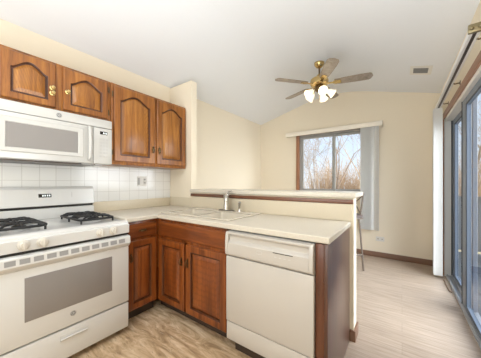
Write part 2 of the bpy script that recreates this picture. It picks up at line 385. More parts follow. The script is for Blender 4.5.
def sash(y0, y1, x0, x1, st):
    m = MB(); z0, z1 = .035, DZ - .04
    m.box(x0, x1, y0, y0 + st, z0, z1); m.box(x0, x1, y1 - st, y1, z0, z1); m.box(x0, x1, y0 + st, y1 - st, z0, z0 + .05); m.box(x0, x1, y0 + st, y1 - st, z1 - .075, z1)
    s_ = m.make('sliding_panel', BRONZE, droot, bevel=.004)
    B((x0 + x1) / 2 - .003, (x0 + x1) / 2 + .003, y0 + st - .004, y1 - st + .004, z0 + .046, z1 - .071).make('pane', PANE, s_, smooth=0)
    g = MB(); t = .012
    for xx in (x0 - .002,):
        g.box(xx, x0 + .004, y0 + st - t, y0 + st, z0 + .05 - t, z1 - .075 + t); g.box(xx, x0 + .004, y1 - st, y1 - st + t, z0 + .05 - t, z1 - .075 + t)
        g.box(xx, x0 + .004, y0 + st, y1 - st, z0 + .05 - t, z0 + .05); g.box(xx, x0 + .004, y0 + st, y1 - st, z1 - .075, z1 - .075 + t)
    g.make('gasket', GASK, s_)
    return s_
sash(2.90, 3.91, XR + .072, XR + .106, .16)
p = sash(1.74, 3.03, XR + .026, XR + .060, .17)
B(XR + .022, XR + .0605, 3.0305, 3.045, .036, DZ - .041).make('interlock', GASK, p)

# ------------------------------------------------------------------ outside
struct('ground', B(-40, 40, 4.6, 70, -1.3, -1.2), GROUND, 'dry winter ground outside', smooth=0)
m = MB()
for i in range(17): m.box(XR + .13 + i * .145, XR + .13 + i * .145 + .138, .5, 5.75, -.09, -.06)
struct('floor_deck', m, DECKM, 'blue-grey deck boards outside the patio door', smooth=0)
rr = thing('deck_railing', (1.8, 5.66, -.06), 'solid grey board railing at the far end of the deck outside the patio door', 'railing')
B(XR + .15, 3.0, 5.60, 5.72, .93, .97, bev=.005).make('top_rail', RAILM, rr)
B(XR + .15, 3.0, 5.64, 5.68, .0, .10).make('bottom_rail', RAILM, rr)
m = MB()
for i in range(17): m.box(XR + .16 + i * .145, XR + .16 + i * .145 + .139, 5.645, 5.67, .0, .93)
m.make('board_panel', RAILM, rr)
for x in (.62, 1.8, 2.94): B(x, x + .09, 5.60, 5.70, -.06, .93).make('post', RAILM, rr)

def tree(name, base, h, seed, mt, label, lean=0, spread=.5, depth=6, r0=.08):
    rnd = random.Random(seed); m = MB()
    def grow(p, d, ln, r, lev):
        pts = [p]; rad = [r]; k = 3
        for i in range(k):
            d = (d + Vector((rnd.uniform(-.16, .16), rnd.uniform(-.16, .16), rnd.uniform(-.02, .10)))).normalized()
            p = p + d * ln / k; pts.append(p); rad.append(max(.004, r * (1 - .4 * (i + 1) / k)))
        m.tube(pts, 0, 5 if lev < 2 else 3, rad)
        if lev >= depth: return
        nb = 3 if lev < 3 else rnd.choice((2, 3, 3))
        for i in range(nb):
            a = rnd.uniform(0, 6.28); s_ = spread * rnd.uniform(.6, 1.3)
            q = d.orthogonal().normalized(); q = Matrix.Rotation(a, 3, d) @ q
            st = pts[-1] if i == 0 else pts[rnd.choice((1, 2, 3))]
            grow(st, (d + q * s_).normalized(), ln * rnd.uniform(.62, .82), rad[-1] * (.85 if i == 0 else .65), lev + 1)
    grow(Vector(base), Vector((lean, 0, 1)).normalized(), h * .33, r0, 0)
    return tag(m.make(name, mt, loc=base), label, 'tree', 'bare trees outside')
tree('bare_tree', (-3.35, 11.0, -1.2), 7.0, 3, BARKS[0], 'grey bare tree filling the left pane of the window', .03)
tree('bare_tree', (-2.05, 9.6, -1.2), 6.5, 11, BARKS[2], 'dark brown bare tree with spreading limbs in the right window pane', .02)
tree('bare_tree', (-6.5, 16.3, -1.2), 8.0, 5, BARKS[1], 'tan bare tree behind, near the left edge of the window', .05)
tree('bare_tree', (-2.2, 17.4, -1.2), 8.5, 8, BARKS[1], 'tan bare tree behind the dark brown one in the window', -.05)
tree('bare_tree', (-6.6, 23.0, -1.2), 9.0, 21, BARKS[0], 'pale grey bare tree farthest off behind the window mullion', .0)
tree('bare_tree', (2.0, 11.5, -1.2), 7.5, 14, BARKS[2], 'brown bare tree beyond the deck seen through the patio door', .03)
tree('bare_tree', (3.9, 16.0, -1.2), 9.0, 17, BARKS[0], 'grey bare tree farther off to the side of the deck', -.04)
rnd = random.Random(4); m = MB()
for i in range(1050):
    x = rnd.uniform(-9, 7); y = rnd.uniform(24.5, 29); hh = rnd.uniform(2.6, 5.0) * (1 + .25 * math.sin(x * 1.7))
    p = Vector((x, y, -1.2)); d = Vector((rnd.uniform(-.35, .35), rnd.uniform(-.3, .3), 1)).normalized()
    q = p + d * hh; mid = p + d * hh * .55 + Vector((rnd.uniform(-.1, .1), 0, 0))
    m.tube([p, mid, q], 0, 3, [.03, .02, .006])
    for k in range(4):
        s_ = p.lerp(q, rnd.uniform(.3, .95)); m.tube([s_, s_ + Vector((rnd.uniform(-.5, .5), rnd.uniform(-.3, .3), rnd.uniform(.2, .7)))], 0, 3, [.014, .005])
tag(m.make('undergrowth', TWIG), 'dry tan thicket of winter scrub beyond the trees', 'scrub', kind='stuff')

# ------------------------------------------------------------------ cabinets
def left_f(X): return lambda u, v, w: Vector((X + w, u, v))      # faces +x, u runs along y
def front_f(Y): return lambda u, v, w: Vector((u, Y - w, v))     # faces -y, u runs along x
def door_loop(u0, u1, v0, v1, arch, o, n=22):
    """closed loop inset by o inside the rectangle, its top edge risen by an arch"""
    a0, a1, b0 = u0 + o, u1 - o, v0 + o
    pts = [(a0, b0), (a1, b0)]
    for i in range(n + 1):
        t = i / n; u = a1 + (a0 - a1) * t
        tt = (u - u0) / (u1 - u0); bell = max(0, (.5 - .5 * math.cos(2 * math.pi * tt))) ** .75
        pts.append((u, v1 - o + arch * bell))
    return pts
def rect_loop(u0, u1, v0, v1, o, n=22):
    a0, a1 = u0 + o, u1 - o
    return [(a0, v0 + o), (a1, v0 + o)] + [(a1 + (a0 - a1) * i / n, v1 - o) for i in range(n + 1)]
def raised_door(name, F, u0, u1, v0, v1, parent, arch=0, st=.055, t=.02, mats=(OAK, OAKP)):
    iu0, iu1, iv0, iv1 = u0 + st, u1 - st, v0 + st, v1 - st - arch
    f = lambda lp, w: [F(u, v, w) for u, v in lp]
    L_ = [f(rect_loop(u0, u1, v0, v1, 0), .0005), f(rect_loop(u0, u1, v0, v1, 0), t - .006), f(rect_loop(u0, u1, v0, v1, .006), t),
          f(door_loop(iu0, iu1, iv0, iv1, arch, -.005), t), f(door_loop(iu0, iu1, iv0, iv1, arch, -.004), t - .003)]
    d = MB().loops(L_, cap0=True, cap1=False).make(name, mats[0], parent, smooth=30)
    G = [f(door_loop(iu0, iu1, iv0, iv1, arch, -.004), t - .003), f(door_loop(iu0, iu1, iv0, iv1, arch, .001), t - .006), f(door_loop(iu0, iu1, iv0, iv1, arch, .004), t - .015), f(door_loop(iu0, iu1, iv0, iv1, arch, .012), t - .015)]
    MB().loops(G, cap1=False).make('panel_groove', DARK_GROOVE, d, smooth=25)
    P = [f(door_loop(iu0, iu1, iv0, iv1, arch, .012), t - .015),
         f(door_loop(iu0, iu1, iv0, iv1, arch, .034), t - .003), f(door_loop(iu0, iu1, iv0, iv1, arch, .037), t - .002)]
    MB().loops(P, cap1=True).make('raised_panel', mats[1], d, smooth=25)
    return d
def knob(F, u, v, w, parent):
    c = F(u, v, w); ax = F(u, v, w + 1) - c
    MB().lathe([(.017, 0), (.019, .002), (.017, .004), (.006, .006), (.006, .014), (.012, .017), (.0155, .022), (.013, .027), (.0, .029)], c, ax).make('knob', BRASS, parent)
def pull(F, u, v, w, parent, vertical=True, ln=.085):
    """small bail pull on an antique backplate"""
    d = (lambda a, b, c_: F(u + b, v + a, w + c_)) if vertical else (lambda a, b, c_: F(u + a, v + b, w + c_))
    m = MB(); h = ln / 2
    m.prism([(-h, 0), (-h * .7, .010), (-h * .35, .006), (0, .014), (h * .35, .006), (h * .7, .010), (h, 0), (h * .7, -.010), (h * .35, -.006), (0, -.014), (-h * .35, -.006), (-h * .7, -.010)],
            lambda a, b: d(a, b, 0), lambda a, b: d(a, b, .003))
    o = m.make('handle', DBRASS, parent)
    MB().tube([d(-h * .62, 0, .002), d(-h * .6, 0, .016), d(-h * .3, 0, .026), d(0, 0, .028), d(h * .3, 0, .026), d(h * .6, 0, .016), d(h * .62, 0, .002)], .0045, 8).make('bail', DBRASS, o)

# wall cabinets
XU = -2.215
def carcass(m, x0, x1, y0, y1, z0, z1): return m.box(x0, x1, y0, y1, z0, z1, bev=.002)
c1 = thing('wall_cabinet', (XL + .001, .60, 1.772), 'short oak wall cabinet with two arched doors and brass knobs above the microwave', 'cabinet')
carcass(MB(), XL + .001, XU, .205, .996, 1.772, 2.155).make('body', OAK, c1)
F = left_f(XU)
d = raised_door('door', F, .285, .585, 1.798, 2.135, c1, arch=.062, st=.052); knob(F, .562, 1.905, .02, d); knob(F, .562, 1.945, .02, d)
d = raised_door('door', F, .632, .968, 1.798, 2.135, c1, arch=.062, st=.052); knob(F, .660, 1.945, .02, d)
for z in (1.86, 2.07): MB().cyl((XU + .006, .978, z - .025), (XU + .006, .978, z + .025), .006).make('hinge', DBRASS, c1)
c2 = thing('wall_cabinet', (XL + .001, 1.45, 1.388), 'tall oak wall cabinet with two arched doors beside the microwave', 'cabinet')
carcass(MB(), XL + .001, XU, 1.0, 1.893, 1.388, 2.155).make('body', OAK, c2)
d = raised_door('door', F, 1.022, 1.452, 1.418, 2.135, c2, arch=.07, st=.062); pull(F, 1.428, 1.57, .02, d)
d = raised_door('door', F, 1.480, 1.884, 1.418, 2.135, c2, arch=.07, st=.062); pull(F, 1.504, 1.57, .02, d)
for z in (1.50, 2.05): MB().cyl((XU + .006, 1.012, z - .025), (XU + .006, 1.012, z + .025), .006).make('hinge', DBRASS, c2)

# base cabinets
XB, YF, ZT = -1.90, 1.292, .873
b1 = thing('base_cabinet', (-2.2, 1.10, 0), 'narrow oak base cabinet with one drawer and one door beside the range', 'cabinet')
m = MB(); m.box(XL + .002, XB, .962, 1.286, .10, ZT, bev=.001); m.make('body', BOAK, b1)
B(XL + .002, XB - .07, .962, 1.286, 0, .10).make('toe_kick', TOE, b1)
F = left_f(XB)
dr = MB().loops([[F(u, v, w) for u, v in rect_loop(.985, 1.258, .728, .852, o)] for o, w in ((0, .0005), (0, .013), (.008, .02))], cap0=True).make('drawer', OAKY, b1, smooth=30)
pull(F, 1.12, .79, .02, dr, vertical=False)
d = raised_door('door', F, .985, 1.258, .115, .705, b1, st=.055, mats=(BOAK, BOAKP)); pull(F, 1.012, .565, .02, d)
b2 = thing('base_cabinet', (-1.48, 1.6, 0), 'oak sink base cabinet with two doors beneath the double sink', 'cabinet')
m = MB(); m.box(-1.898, -1.880, 1.287, YF + .02, .10, ZT); m.box(-1.898, -1.027, YF, YF + .02, .10, .125); m.box(-1.880, -1.027, YF, YF + .02, .68, .72); m.box(-1.880, -1.027, YF, YF + .02, .84, ZT)
m.box(-1.516, -1.486, YF, YF + .02, .10, .70); m.box(-1.05, -1.027, YF, YF + .02, .10, ZT); m.box(-1.90, -1.027, YF + .02, 1.872, .10, .118); m.box(-1.045, -1.027, YF + .02, 1.872, .10, ZT); m.box(-2.53, -1.90, 1.287, 1.872, .10, .14)
m.make('body', BOAK, b2)
B(-1.96, -1.03, YF + .07, YF + .085, 0, .10).make('toe_kick', TOE, b2)
F = front_f(YF)
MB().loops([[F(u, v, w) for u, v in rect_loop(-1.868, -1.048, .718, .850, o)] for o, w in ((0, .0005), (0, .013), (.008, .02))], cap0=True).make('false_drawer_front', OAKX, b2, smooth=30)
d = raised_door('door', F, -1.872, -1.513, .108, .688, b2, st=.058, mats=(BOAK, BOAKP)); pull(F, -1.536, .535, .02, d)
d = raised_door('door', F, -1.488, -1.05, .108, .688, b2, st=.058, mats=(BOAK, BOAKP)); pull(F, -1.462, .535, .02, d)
# end panel of the peninsula
ep = thing('end_panel', (-.35, 1.6, 0), 'dark stained wood end panel closing the peninsula beside the dishwasher', 'cabinet panel')
B(-.345, -.326, 1.262, 1.884, 0, ZT, bev=.001).make('side_panel', OAKD, ep)
B(-.392, -.3455, 1.262, 1.282, 0, ZT, bev=.002).make('front_stile', oak('dark_red_oak_stile', (.07, .020, .008), (.125, .038, .014), (.18, .058, .022)), ep)

# ------------------------------------------------------------------ countertop, sink, taps
ct = thing('countertop', (-1.5, 1.6, .874), 'beige laminate L-shaped countertop with the sink let into it', 'countertop')
SX0, SX1, SY0, SY1 = -1.945, -1.085, 1.345, 1.845
xs = [XL + .009, -1.873, SX0 + .02, SX1 - .02, -.318]; xs = sorted(set(xs)); ys = [.960, 1.265, SY0 + .02, SY1 - .02, YH0 - .013]
iA = xs.index(-1.873); iS0, iS1 = xs.index(SX0 + .02), xs.index(SX1 - .02)
occ = set()
for i in range(len(xs) - 1):
    for j in range(len(ys) - 1):
        xm, ym = (xs[i] + xs[i + 1]) / 2, (ys[j] + ys[j + 1]) / 2
        if ym < 1.265 and xm > -1.873: continue
        if SX0 + .02 < xm < SX1 - .02 and SY0 + .02 < ym < SY1 - .02: continue
        occ.add((i, j))
MB().cells(xs, ys, occ, .876, .914).make('slab', LAM, ct, bevel=.006)
m = MB(); m.box(XL + .009, XL + .026, .960, YH0 - .013, .914, 1.018, bev=.003); m.box(XL + .026, -2.10, YH0 - .013, YH0 - .001, .914, 1.03)
m.make('backsplash', SPLASH, ct)
m = MB(); m.box(-2.10, -.312, YH0 - .012, YH0 - .001, .9145, 1.046); m.make('backsplash', SPLASH, ct, bevel=.002)

sk = thing('sink', ((SX0 + SX1) / 2, 1.6, .914), 'almond double-bowl sink set into the beige countertop', 'sink')
bx = [SX0, SX0 + .035, (SX0 + SX1) / 2 - .015, (SX0 + SX1) / 2 + .015, SX1 - .035, SX1]; by = [SY0, SY0 + .035, SY1 - .095, SY1]
MB().cells(bx, by, {(i, j) for i in range(5) for j in range(3)} - {(1, 1), (3, 1)}, .9145, .926).make('rim', SINKM, sk, bevel=.006)
def rr_loop(x0, x1, y0, y1, z, r, n=5):
    pts = []
    for cx, cy, a in ((x1 - r, y1 - r, 0), (x0 + r, y1 - r, 90), (x0 + r, y0 + r, 180), (x1 - r, y0 + r, 270)):
        for k in range(n + 1): pts.append(Vector((cx + r * math.cos(R(a + 90 * k / n)), cy + r * math.sin(R(a + 90 * k / n)), z)))
    return pts
for i in (1, 3):
    x0, x1, y0, y1 = bx[i], bx[i + 1], by[1], by[2]
    bo = MB().loops([rr_loop(x0, x1, y0, y1, .915, .004), rr_loop(x0 + .004, x1 - .004, y0 + .004, y1 - .004, .905, .03), rr_loop(x0 + .012, x1 - .012, y0 + .012, y1 - .012, .76, .05), rr_loop(x0 + .05, x1 - .05, y0 + .05, y1 - .05, .742, .05)], cap1=True).make('bowl', SINKM, sk)
    MB().lathe([(.0, 0), (.03, 0), (.04, .004), (.042, .001)][::-1], ((x0 + x1) / 2, (y0 + y1) / 2, .743)).make('drain', CHROME, bo)
fx, fy, fz = -1.475, 1.80, .924
fa = thing('faucet', (fx, fy, fz), 'chrome kitchen faucet standing behind the double sink', 'faucet')
MB().loops([rr_loop(fx - .10, fx + .10, fy - .026, fy + .026, fz + .0005, .025), rr_loop(fx - .10, fx + .10, fy - .026, fy + .026, fz + .008, .025), rr_loop(fx - .085, fx + .085, fy - .02, fy + .02, fz + .013, .02)], cap0=True).make('base_plate', mat('dull_chrome', (.25, .23, .21), .3, metal=1), fa)
MB().lathe([(.034, .012), (.029, .03), (.025, .10), (.028, .13), (.032, .15), (.026, .175), (.0, .184)], (fx, fy, fz)).make('post', CHROME, fa)
dd = Vector((1.3, -1.6, 0)).normalized()
MB().tube([Vector((fx, fy, fz + .135)) + dd * a + Vector((0, 0, z)) for a, z in ((0, 0), (.06, .02), (.12, .03), (.17, .025), (.195, .005), (.20, -.02))], .015, 10).make('spout', CHROME, fa)
MB().tube([(fx, fy, fz + .175), (fx + .012, fy + .02, fz + .195), (fx + .03, fy + .05, fz + .205)], .007, 8, [.009, .008, .006]).make('lever', CHROME, fa)
sxp, syp = fx + .165, 1.805
sp = thing('sprayer', (sxp, syp, .924), 'small chrome side sprayer next to the faucet', 'sprayer')
MB().lathe([(.024, .0005), (.022, .008), (.014, .018), (.013, .03)], (sxp, syp, .924)).make('base', CHROME, sp)
MB().tube([(sxp, syp, .953), (sxp + .002, syp - .002, .985), (sxp + .012, syp - .014, 1.02)], 0, 10, [.010, .012, .016]).make('spray_head', CHROME, sp)

# bar ledge on the half wall
bl = tag(MB().box(-2.112, -.282, YH0 - .032, 2.27, 1.095, 1.134, bev=.006).make('bar_ledge', LAM, loc=(-1.2, 1.96, 1.095)), 'long beige raised bar ledge capping the half wall behind the sink', 'bar ledge')

# ------------------------------------------------------------------ range
RY0, RY1, RX = .185, .950, -1.80
rg = thing('range', (-2.15, (RY0 + RY1) / 2, 0), 'white freestanding gas range with black burner grates', 'range')
m = MB(); m.box(XL + .012, RX - .035, RY0, RY1, .05, .86, bev=.002); m.make('body', WHITE, rg)
m = MB()
for x in (-2.45, -1.92):
    for y in (RY0 + .05, RY1 - .05): MB().cyl((x, y, 0), (x, y, .05), .018).make('leveling_foot', BLACK, rg)
m.b.free()
B(-2.40, RX - .075, RY0 + .01, RY1 - .01, .004, .05).make('toe_kick', GAP, rg)
m = MB(); m.prism([(XL + .012, .861), (XL + .012, .905), (-2.43, .905), (-2.41, .898), (-1.90, .898), (-1.87, .906), (-1.835, .906), (-1.815, .900), (-1.808, .885), (-1.808, .861)],
                  lambda u, v: (u, RY0 - .003, v), lambda u, v: (u, RY1 + .003, v)); m.make('cooktop', WHITE, rg, bevel=.003)
m = MB(); m.prism([(-1.85, .81), (-1.85, .861), (-1.806, .883), (-1.788, .878), (-1.79, .81)], lambda u, v: (u, RY0, v), lambda u, v: (u, RY1, v))
cp = m.make('control_panel', WHITE, rg, bevel=.003)
B(-1.85, -1.797, RY0 + .004, RY1 - .004, .795, .811).make('gap_strip', GAP, rg)
for y in (.325, .412, .736, .826):
    c = (-1.789, y, .848)
    kn = MB().lathe([(.030, 0), (.029, .005), (.022, .008), (.021, .022), (.018, .026), (0, .027)], c, (1, 0, .02)).make('knob', KNOBM, rg)
    B(c[0] + .008, c[0] + .038, y - .006, y + .006, c[2] - .024, c[2] + .024, bev=.002).make('grip', KNOBM, kn)
# oven door
dz0, dz1 = .258, .792
m = MB(); m.box(RX - .034, RX, RY0, RY1, dz0, .70, bev=.004); m.box(RX - .034, RX + .002, RY0, RY1, .70, dz1, bev=.003); od = m.make('oven_door', WHITE, rg)
m = MB(); m.prism([(RX, .700), (RX + .026, .722), (RX + .034, .735), (RX + .028, .782), (RX + .016, .790), (RX, .790)], lambda u, v: (u, RY0 + .001, v), lambda u, v: (u, RY1 - .001, v))
hb = m.make('door_handle', WHITE, od, bevel=.003)
n = 11
for k in range(n):
    y = RY0 + .058 + k * .0615; w = .046
    M = MB(); f = lambda u, v: (RX + .0345 - (v - .735) * (.006 / .047) + .0005, u, v)
    M.prism([(y, .744), (y + w, .744), (y + w, .773), (y, .773)], lambda u, v: Vector(f(u, v)) - Vector((.004, 0, 0)), lambda u, v: Vector(f(u, v)))
    M.make('vent', VENT, od)
m = MB(); wy0, wy1, wz0, wz1 = .331, .821, .388, .649
m.box(RX - .002, RX + .003, wy0, wy1, wz0, wz1, bev=.001); m.make('window', GLASSD, od)
def monogram(c, r, parent, dark=LOGOM, light_=LGREY, ax='x'):
    o = MB().lathe([(r, 0), (r, .0015), (r * .93, .002), (0, .002)], c, (1, 0, 0)).make('logo', dark, parent)
    m = MB(); X = c[0] + .0022
    def circ(a0, a1, rr, cy=0, cz=0, t=.0006, nn=18): m.tube([(X, c[1] + cy + rr * math.cos(R(a0 + (a1 - a0) * k / nn)), c[2] + cz + rr * math.sin(R(a0 + (a1 - a0) * k / nn))) for k in range(nn + 1)], t, 5)
    circ(0, 360, r * .86)
    circ(40, 300, r * .33, -r * .22, r * .12); circ(120, 400, r * .24, r * .28, r * .16); circ(60, 290, r * .26, r * .26, -r * .22)
    m.tube([(X, c[1] - r * .38, c[2] - r * .5), (X, c[1] - r * .05, c[2]), (X, c[1] + r * .15, c[2] + r * .5)], .0006, 5)
    m.make('emblem', light_, o)
monogram((RX + .0005, .572, .333), .017, od)
# drawer
m = MB(); m.box(RX - .034, RX - .002, RY0, RY1, .05, .245, bev=.004); dw = m.make('storage_drawer', WHITE, rg)
m = MB(); m.box(RX - .0025, RX + .001, .500, .655, .178, .215, bev=.001); rc = m.make('handle_recess', LGREY, dw)
m = MB(); m.prism([(RX - .002, .176), (RX + .014, .186), (RX + .015, .194), (RX + .008, .196), (RX - .002, .190)], lambda u, v: (u, .502, v), lambda u, v: (u, .653, v)); m.make('handle', WHITE, dw, bevel=.001)
# backguard
m = MB(); m.prism([(XL + .011, .905), (XL + .011, 1.155), (XL + .03, 1.178), (XL + .055, 1.178), (XL + .078, 1.155), (XL + .095, 1.03), (XL + .095, 1.016)] + [(XL + .07, 1.012), (XL + .07, .996), (XL + .085, .991), (XL + .085, .905)],
                  lambda u, v: (u, RY0, v), lambda u, v: (u, RY1, v)); bgd = m.make('backguard', WHITE, rg, bevel=.004)
B(XL + .068, XL + .076, RY0 + .01, RY1 - .01, .996, 1.013).make('vent_slot', GAP, rg)
def bgp(y0, y1, z0, z1, t): # panel lying on the leaning face of the backguard
    g = lambda z: XL + .078 + (1.155 - z) * .017 / .125
    return MB().prism([(y0, z0), (y1, z0), (y1, z1), (y0, z1)], lambda u, v: (g(v) - .002, u, v), lambda u, v: (g(v) + t, u, v))
ds = bgp(.535, .620, 1.088, 1.118, .0012).make('display', DISP, bgd)
m = MB(); g = lambda z: XL + .0795 + (1.155 - z) * .017 / .125
for y in (.560, .574, .590, .604): m.box(g(1.103), g(1.103) + .001, y, y + .007, 1.096, 1.110)
m.make('digits', DIGIT, ds)
m = MB()
for y in (.44, .475, .655, .69, .725):
    for z in (1.078, 1.10, 1.122):
        B(g(z) - .0005, g(z) + .0006, y, y + .018, z, z + .006).make('key', LGREY, bgd)
B(g(1.10) - .0005, g(1.10) + .0008, .765, .768, 1.07, 1.13).make('panel_seam', GREY, bgd)
# burners and grates
for gy0, gy1 in ((RY0 + .04, RY0 + .29), (RY1 - .29, RY1 - .04)):
    gx0, gx1 = -2.39, -1.945; yc = (gy0 + gy1) / 2
    for xb in (-2.27, -2.05):
        bu = MB().lathe([(.055, 0), (.052, .008), (.038, .012), (.038, .02), (0, .021)], (xb, yc, .898)).make('burner', GREY, rg)
        MB().lathe([(.036, 0), (.036, .008), (.030, .011), (0, .012)], (xb, yc, .9185)).make('burner_cap', IRON, bu)
    z0, z1 = .9285, .943; m = MB()
    lp = rr_loop(gx0, gx1, gy0, gy1, z0, .05, 5); m.tube(lp + [lp[0]], .0085, 8)
    for (x, y) in ((gx0 + .012, gy0 + .012), (gx1 - .012, gy0 + .012), (gx0 + .012, gy1 - .012), (gx1 - .012, gy1 - .012), ((gx0 + gx1) / 2, gy0), ((gx0 + gx1) / 2, gy1)):
        m.tube([(x, y, .8985), (x, y, z0)], .007, 6)
    m.tube([((gx0 + gx1) / 2, gy0, z0), ((gx0 + gx1) / 2, yc, z0 + .006), ((gx0 + gx1) / 2, gy1, z0)], .0075, 8)
    for xb in (-2.27, -2.05):
        for k in range(8):
            a = R(45 * k); dx, dy = math.cos(a), math.sin(a)
            hx = (gx1 - gx0) / 4 / max(abs(dx), 1e-6); hy = (gy1 - gy0) / 2 / max(abs(dy), 1e-6); rm = min(hx, hy) * .97
            m.tube([(xb + dx * rm, yc + dy * rm, z0), (xb + dx * rm * .75, yc + dy * rm * .75, z1 + .004), (xb + dx * .06, yc + dy * .06, z1 + .006), (xb + dx * .022, yc + dy * .022, z1)], .0078, 6)
        m.tube([(xb + .062 * math.cos(R(20 * k)), yc + .062 * math.sin(R(20 * k)), z1 + .005) for k in range(19)], .0055, 6)
    m.make('burner_grate', IRON, rg)

# ------------------------------------------------------------------ microwave
MY0, MY1, MX = .212, .977, -2.14
mw = thing('microwave', (-2.33, (MY0 + MY1) / 2, 1.374), 'white over-the-range microwave hung under the short wall cabinet', 'microwave')
m = MB(); m.box(XL + .009, MX - .03, MY0, MY1, 1.376, 1.770, bev=.003); m.box(MX - .0305, MX, MY0, MY1, 1.695, 1.768, bev=.006); m.make('body', MWW, mw)
B(XL + .03, MX - .05, MY0 + .01, MY1 - .12, 1.366, 1.3765).make('grease_filter', DSTEEL, mw)
MB().lathe([(.06, 0), (.058, -.006), (.05, -.010), (0, -.012)], (MX - .085, .80, 1.3765)).make('lamp_cover', GREY, mw)
m = MB(); m.box(MX - .0305, MX - .001, MY0, .823, 1.378, 1.692, bev=.006)
md = m.make('door', MWW, mw)
m = MB(); f0, f1, g0, g1 = .262, .752, 1.422, 1.662
m.loops([[Vector((MX - .0015, y, z)) for y, z in ((f0, g0), (f1, g0), (f1, g1), (f0, g1))], [Vector((MX + .008, y, z)) for y, z in ((f0 + .006, g0 + .006), (f1 - .006, g0 + .006), (f1 - .006, g1 - .006), (f0 + .006, g1 - .006))],
         [Vector((MX + .008, y, z)) for y, z in ((.297, 1.450), (.717, 1.450), (.717, 1.626), (.297, 1.626))], [Vector((MX + .002, y, z)) for y, z in ((.302, 1.455), (.712, 1.455), (.712, 1.621), (.302, 1.621))]], cap1=False)
m.make('window_surround', MWW, md)
B(MX - .0005, MX + .0025, .300, .714, 1.453, 1.623).make('window', GLASSM, md)
m = MB(); m.tube([(MX, .790, 1.405), (MX + .022, .790, 1.42), (MX + .030, .790, 1.47), (MX + .032, .790, 1.555), (MX + .030, .790, 1.64), (MX + .022, .790, 1.675), (MX, .790, 1.685)], .012, 10)
m.make('handle', MWW, md)
m = MB(); m.box(MX - .0305, MX - .001, .827, MY1, 1.378, 1.692, bev=.006); mc = m.make('control_panel', MWW, mw)
ds = B(MX - .002, MX + .0005, .877, .937, 1.636, 1.662).make('display', DISP, mc)
m = MB()
for y in (.902, .914, .926): m.box(MX + .0004, MX + .001, y, y + .006, 1.642, 1.655)
m.make('digits', DIGIT, ds)
KEYM = mat('off_white_keys', (.46, .445, .42), .5)
for r_ in range(6):
    for c_ in range(3): B(MX - .002, MX + .0003, .872 + c_ * .026, .892 + c_ * .026, 1.435 + r_ * .030, 1.453 + r_ * .030).make('key', KEYM, mc)
monogram((MX + .0005, .588, 1.731), .018, mw)

# ------------------------------------------------------------------ dishwasher
DX0, DX1, DYF = -1.018, -.396, 1.240
dwr = thing('dishwasher', ((DX0 + DX1) / 2, 1.55, 0), 'white built-in dishwasher under the counter between sink cabinet and end panel', 'dishwasher')
B(DX0 + .006, DX1 - .006, DYF + .035, 1.86, .10, .868).make('tub', GREY, dwr)
B(DX0 + .03, DX1 - .03, DYF + .07, DYF + .09, 0, .10).make('toe_kick', TOE, dwr)
m = MB(); m.box(DX0, DX1, DYF, DYF + .035, .238, .694, bev=.004); dd_ = m.make('door_panel', DWM, dwr)
B(DX0 + .002, DX1 - .002, DYF + .004, DYF + .035, .105, .230, bev=.003).make('kick_panel', DWM, dwr)
m = MB()
m.prism([(DYF + .036, .700), (DYF + .004, .700), (DYF - .008, .712), (DYF - .012, .735), (DYF - .010, .792), (DYF + .012, .808), (DYF + .014, .842), (DYF - .004, .850), (DYF - .004, .864), (DYF + .036, .866)],
        lambda u, v: (DX0 + .022, u, v), lambda u, v: (DX1 - .022, u, v))
for a, b_ in ((DX0, DX0 + .0225), (DX1 - .0225, DX1)):
    m.prism([(DYF + .036, .700), (DYF + .002, .700), (DYF - .010, .712), (DYF - .014, .735), (DYF - .012, .80), (DYF - .006, .858), (DYF + .0, .866), (DYF + .036, .866)], lambda u, v: (a, u, v), lambda u, v: (b_, u, v))
cpn = m.make('control_panel', DWM, dwr, bevel=.003)
B(-.640, -.512, DYF - .0125, DYF - .010, .783, .787).make('indicator_slot', GAP, cpn)
m = MB(); cc = (-.738, DYF - .0125, .766)
m.tube([(cc[0] + .022 * math.cos(R(18 * k)), cc[1], cc[2] + .011 * math.sin(R(18 * k))) for k in range(21)], .0012, 6); m.make('latch_emblem', LGREY, cpn)
m = MB()
for x in (-.63, -.60, -.57, -.54): m.box(x, x + .014, DYF - .0124, DYF - .0108, .758, .762)
m.make('markings', LGREY, cpn)

# ------------------------------------------------------------------ outlets
def plate(name, F, u, v, w2, h2, label, two):
    o = thing(name, F(u, v, 0), label, 'outlet')
    f = lambda u0, u1, v0, v1, w0, w1: MB().loops([[F(a, b, w) for a, b in ((u0, v0), (u1, v0), (u1, v1), (u0, v1))] for w in (w0, w1)], cap0=True)
    f(u - w2, u + w2, v - h2, v + h2, .0002, .005).make('cover_plate', WHITE2, o, bevel=.0015)
    return o, f
F = left_f(XL + .008)
o, f = plate('wall_outlet', F, 1.495, 1.232, .058, .058, 'white double-gang switch and outlet plate on the tiles under the tall wall cabinet', True)
f(1.440, 1.462, 1.19, 1.272, .005, .010).make('switch', GREY, o)
for z in (1.212, 1.252):
    s_ = f(1.512, 1.542, z - .014, z + .014, .005, .007).make('socket', LGREY, o); f(1.519, 1.523, z - .006, z + .006, .007, .0073).make('slot', BLACK, s_); f(1.531, 1.535, z - .006, z + .006, .007, .0073).make('slot', BLACK, s_)
F = front_f(YB)
o, f = plate('wall_outlet', F, -.290, .298, .058, .036, 'small cream outlet low on the window wall below the blinds', False)
for x in (-.318, -.262):
    s_ = f(x - .016, x + .016, .284, .312, .005, .007).make('socket', KNOBM, o); f(x - .007, x - .003, .292, .304, .007, .0073).make('slot', BLACK, s_); f(x + .003, x + .007, .292, .304, .007, .0073).make('slot', BLACK, s_)

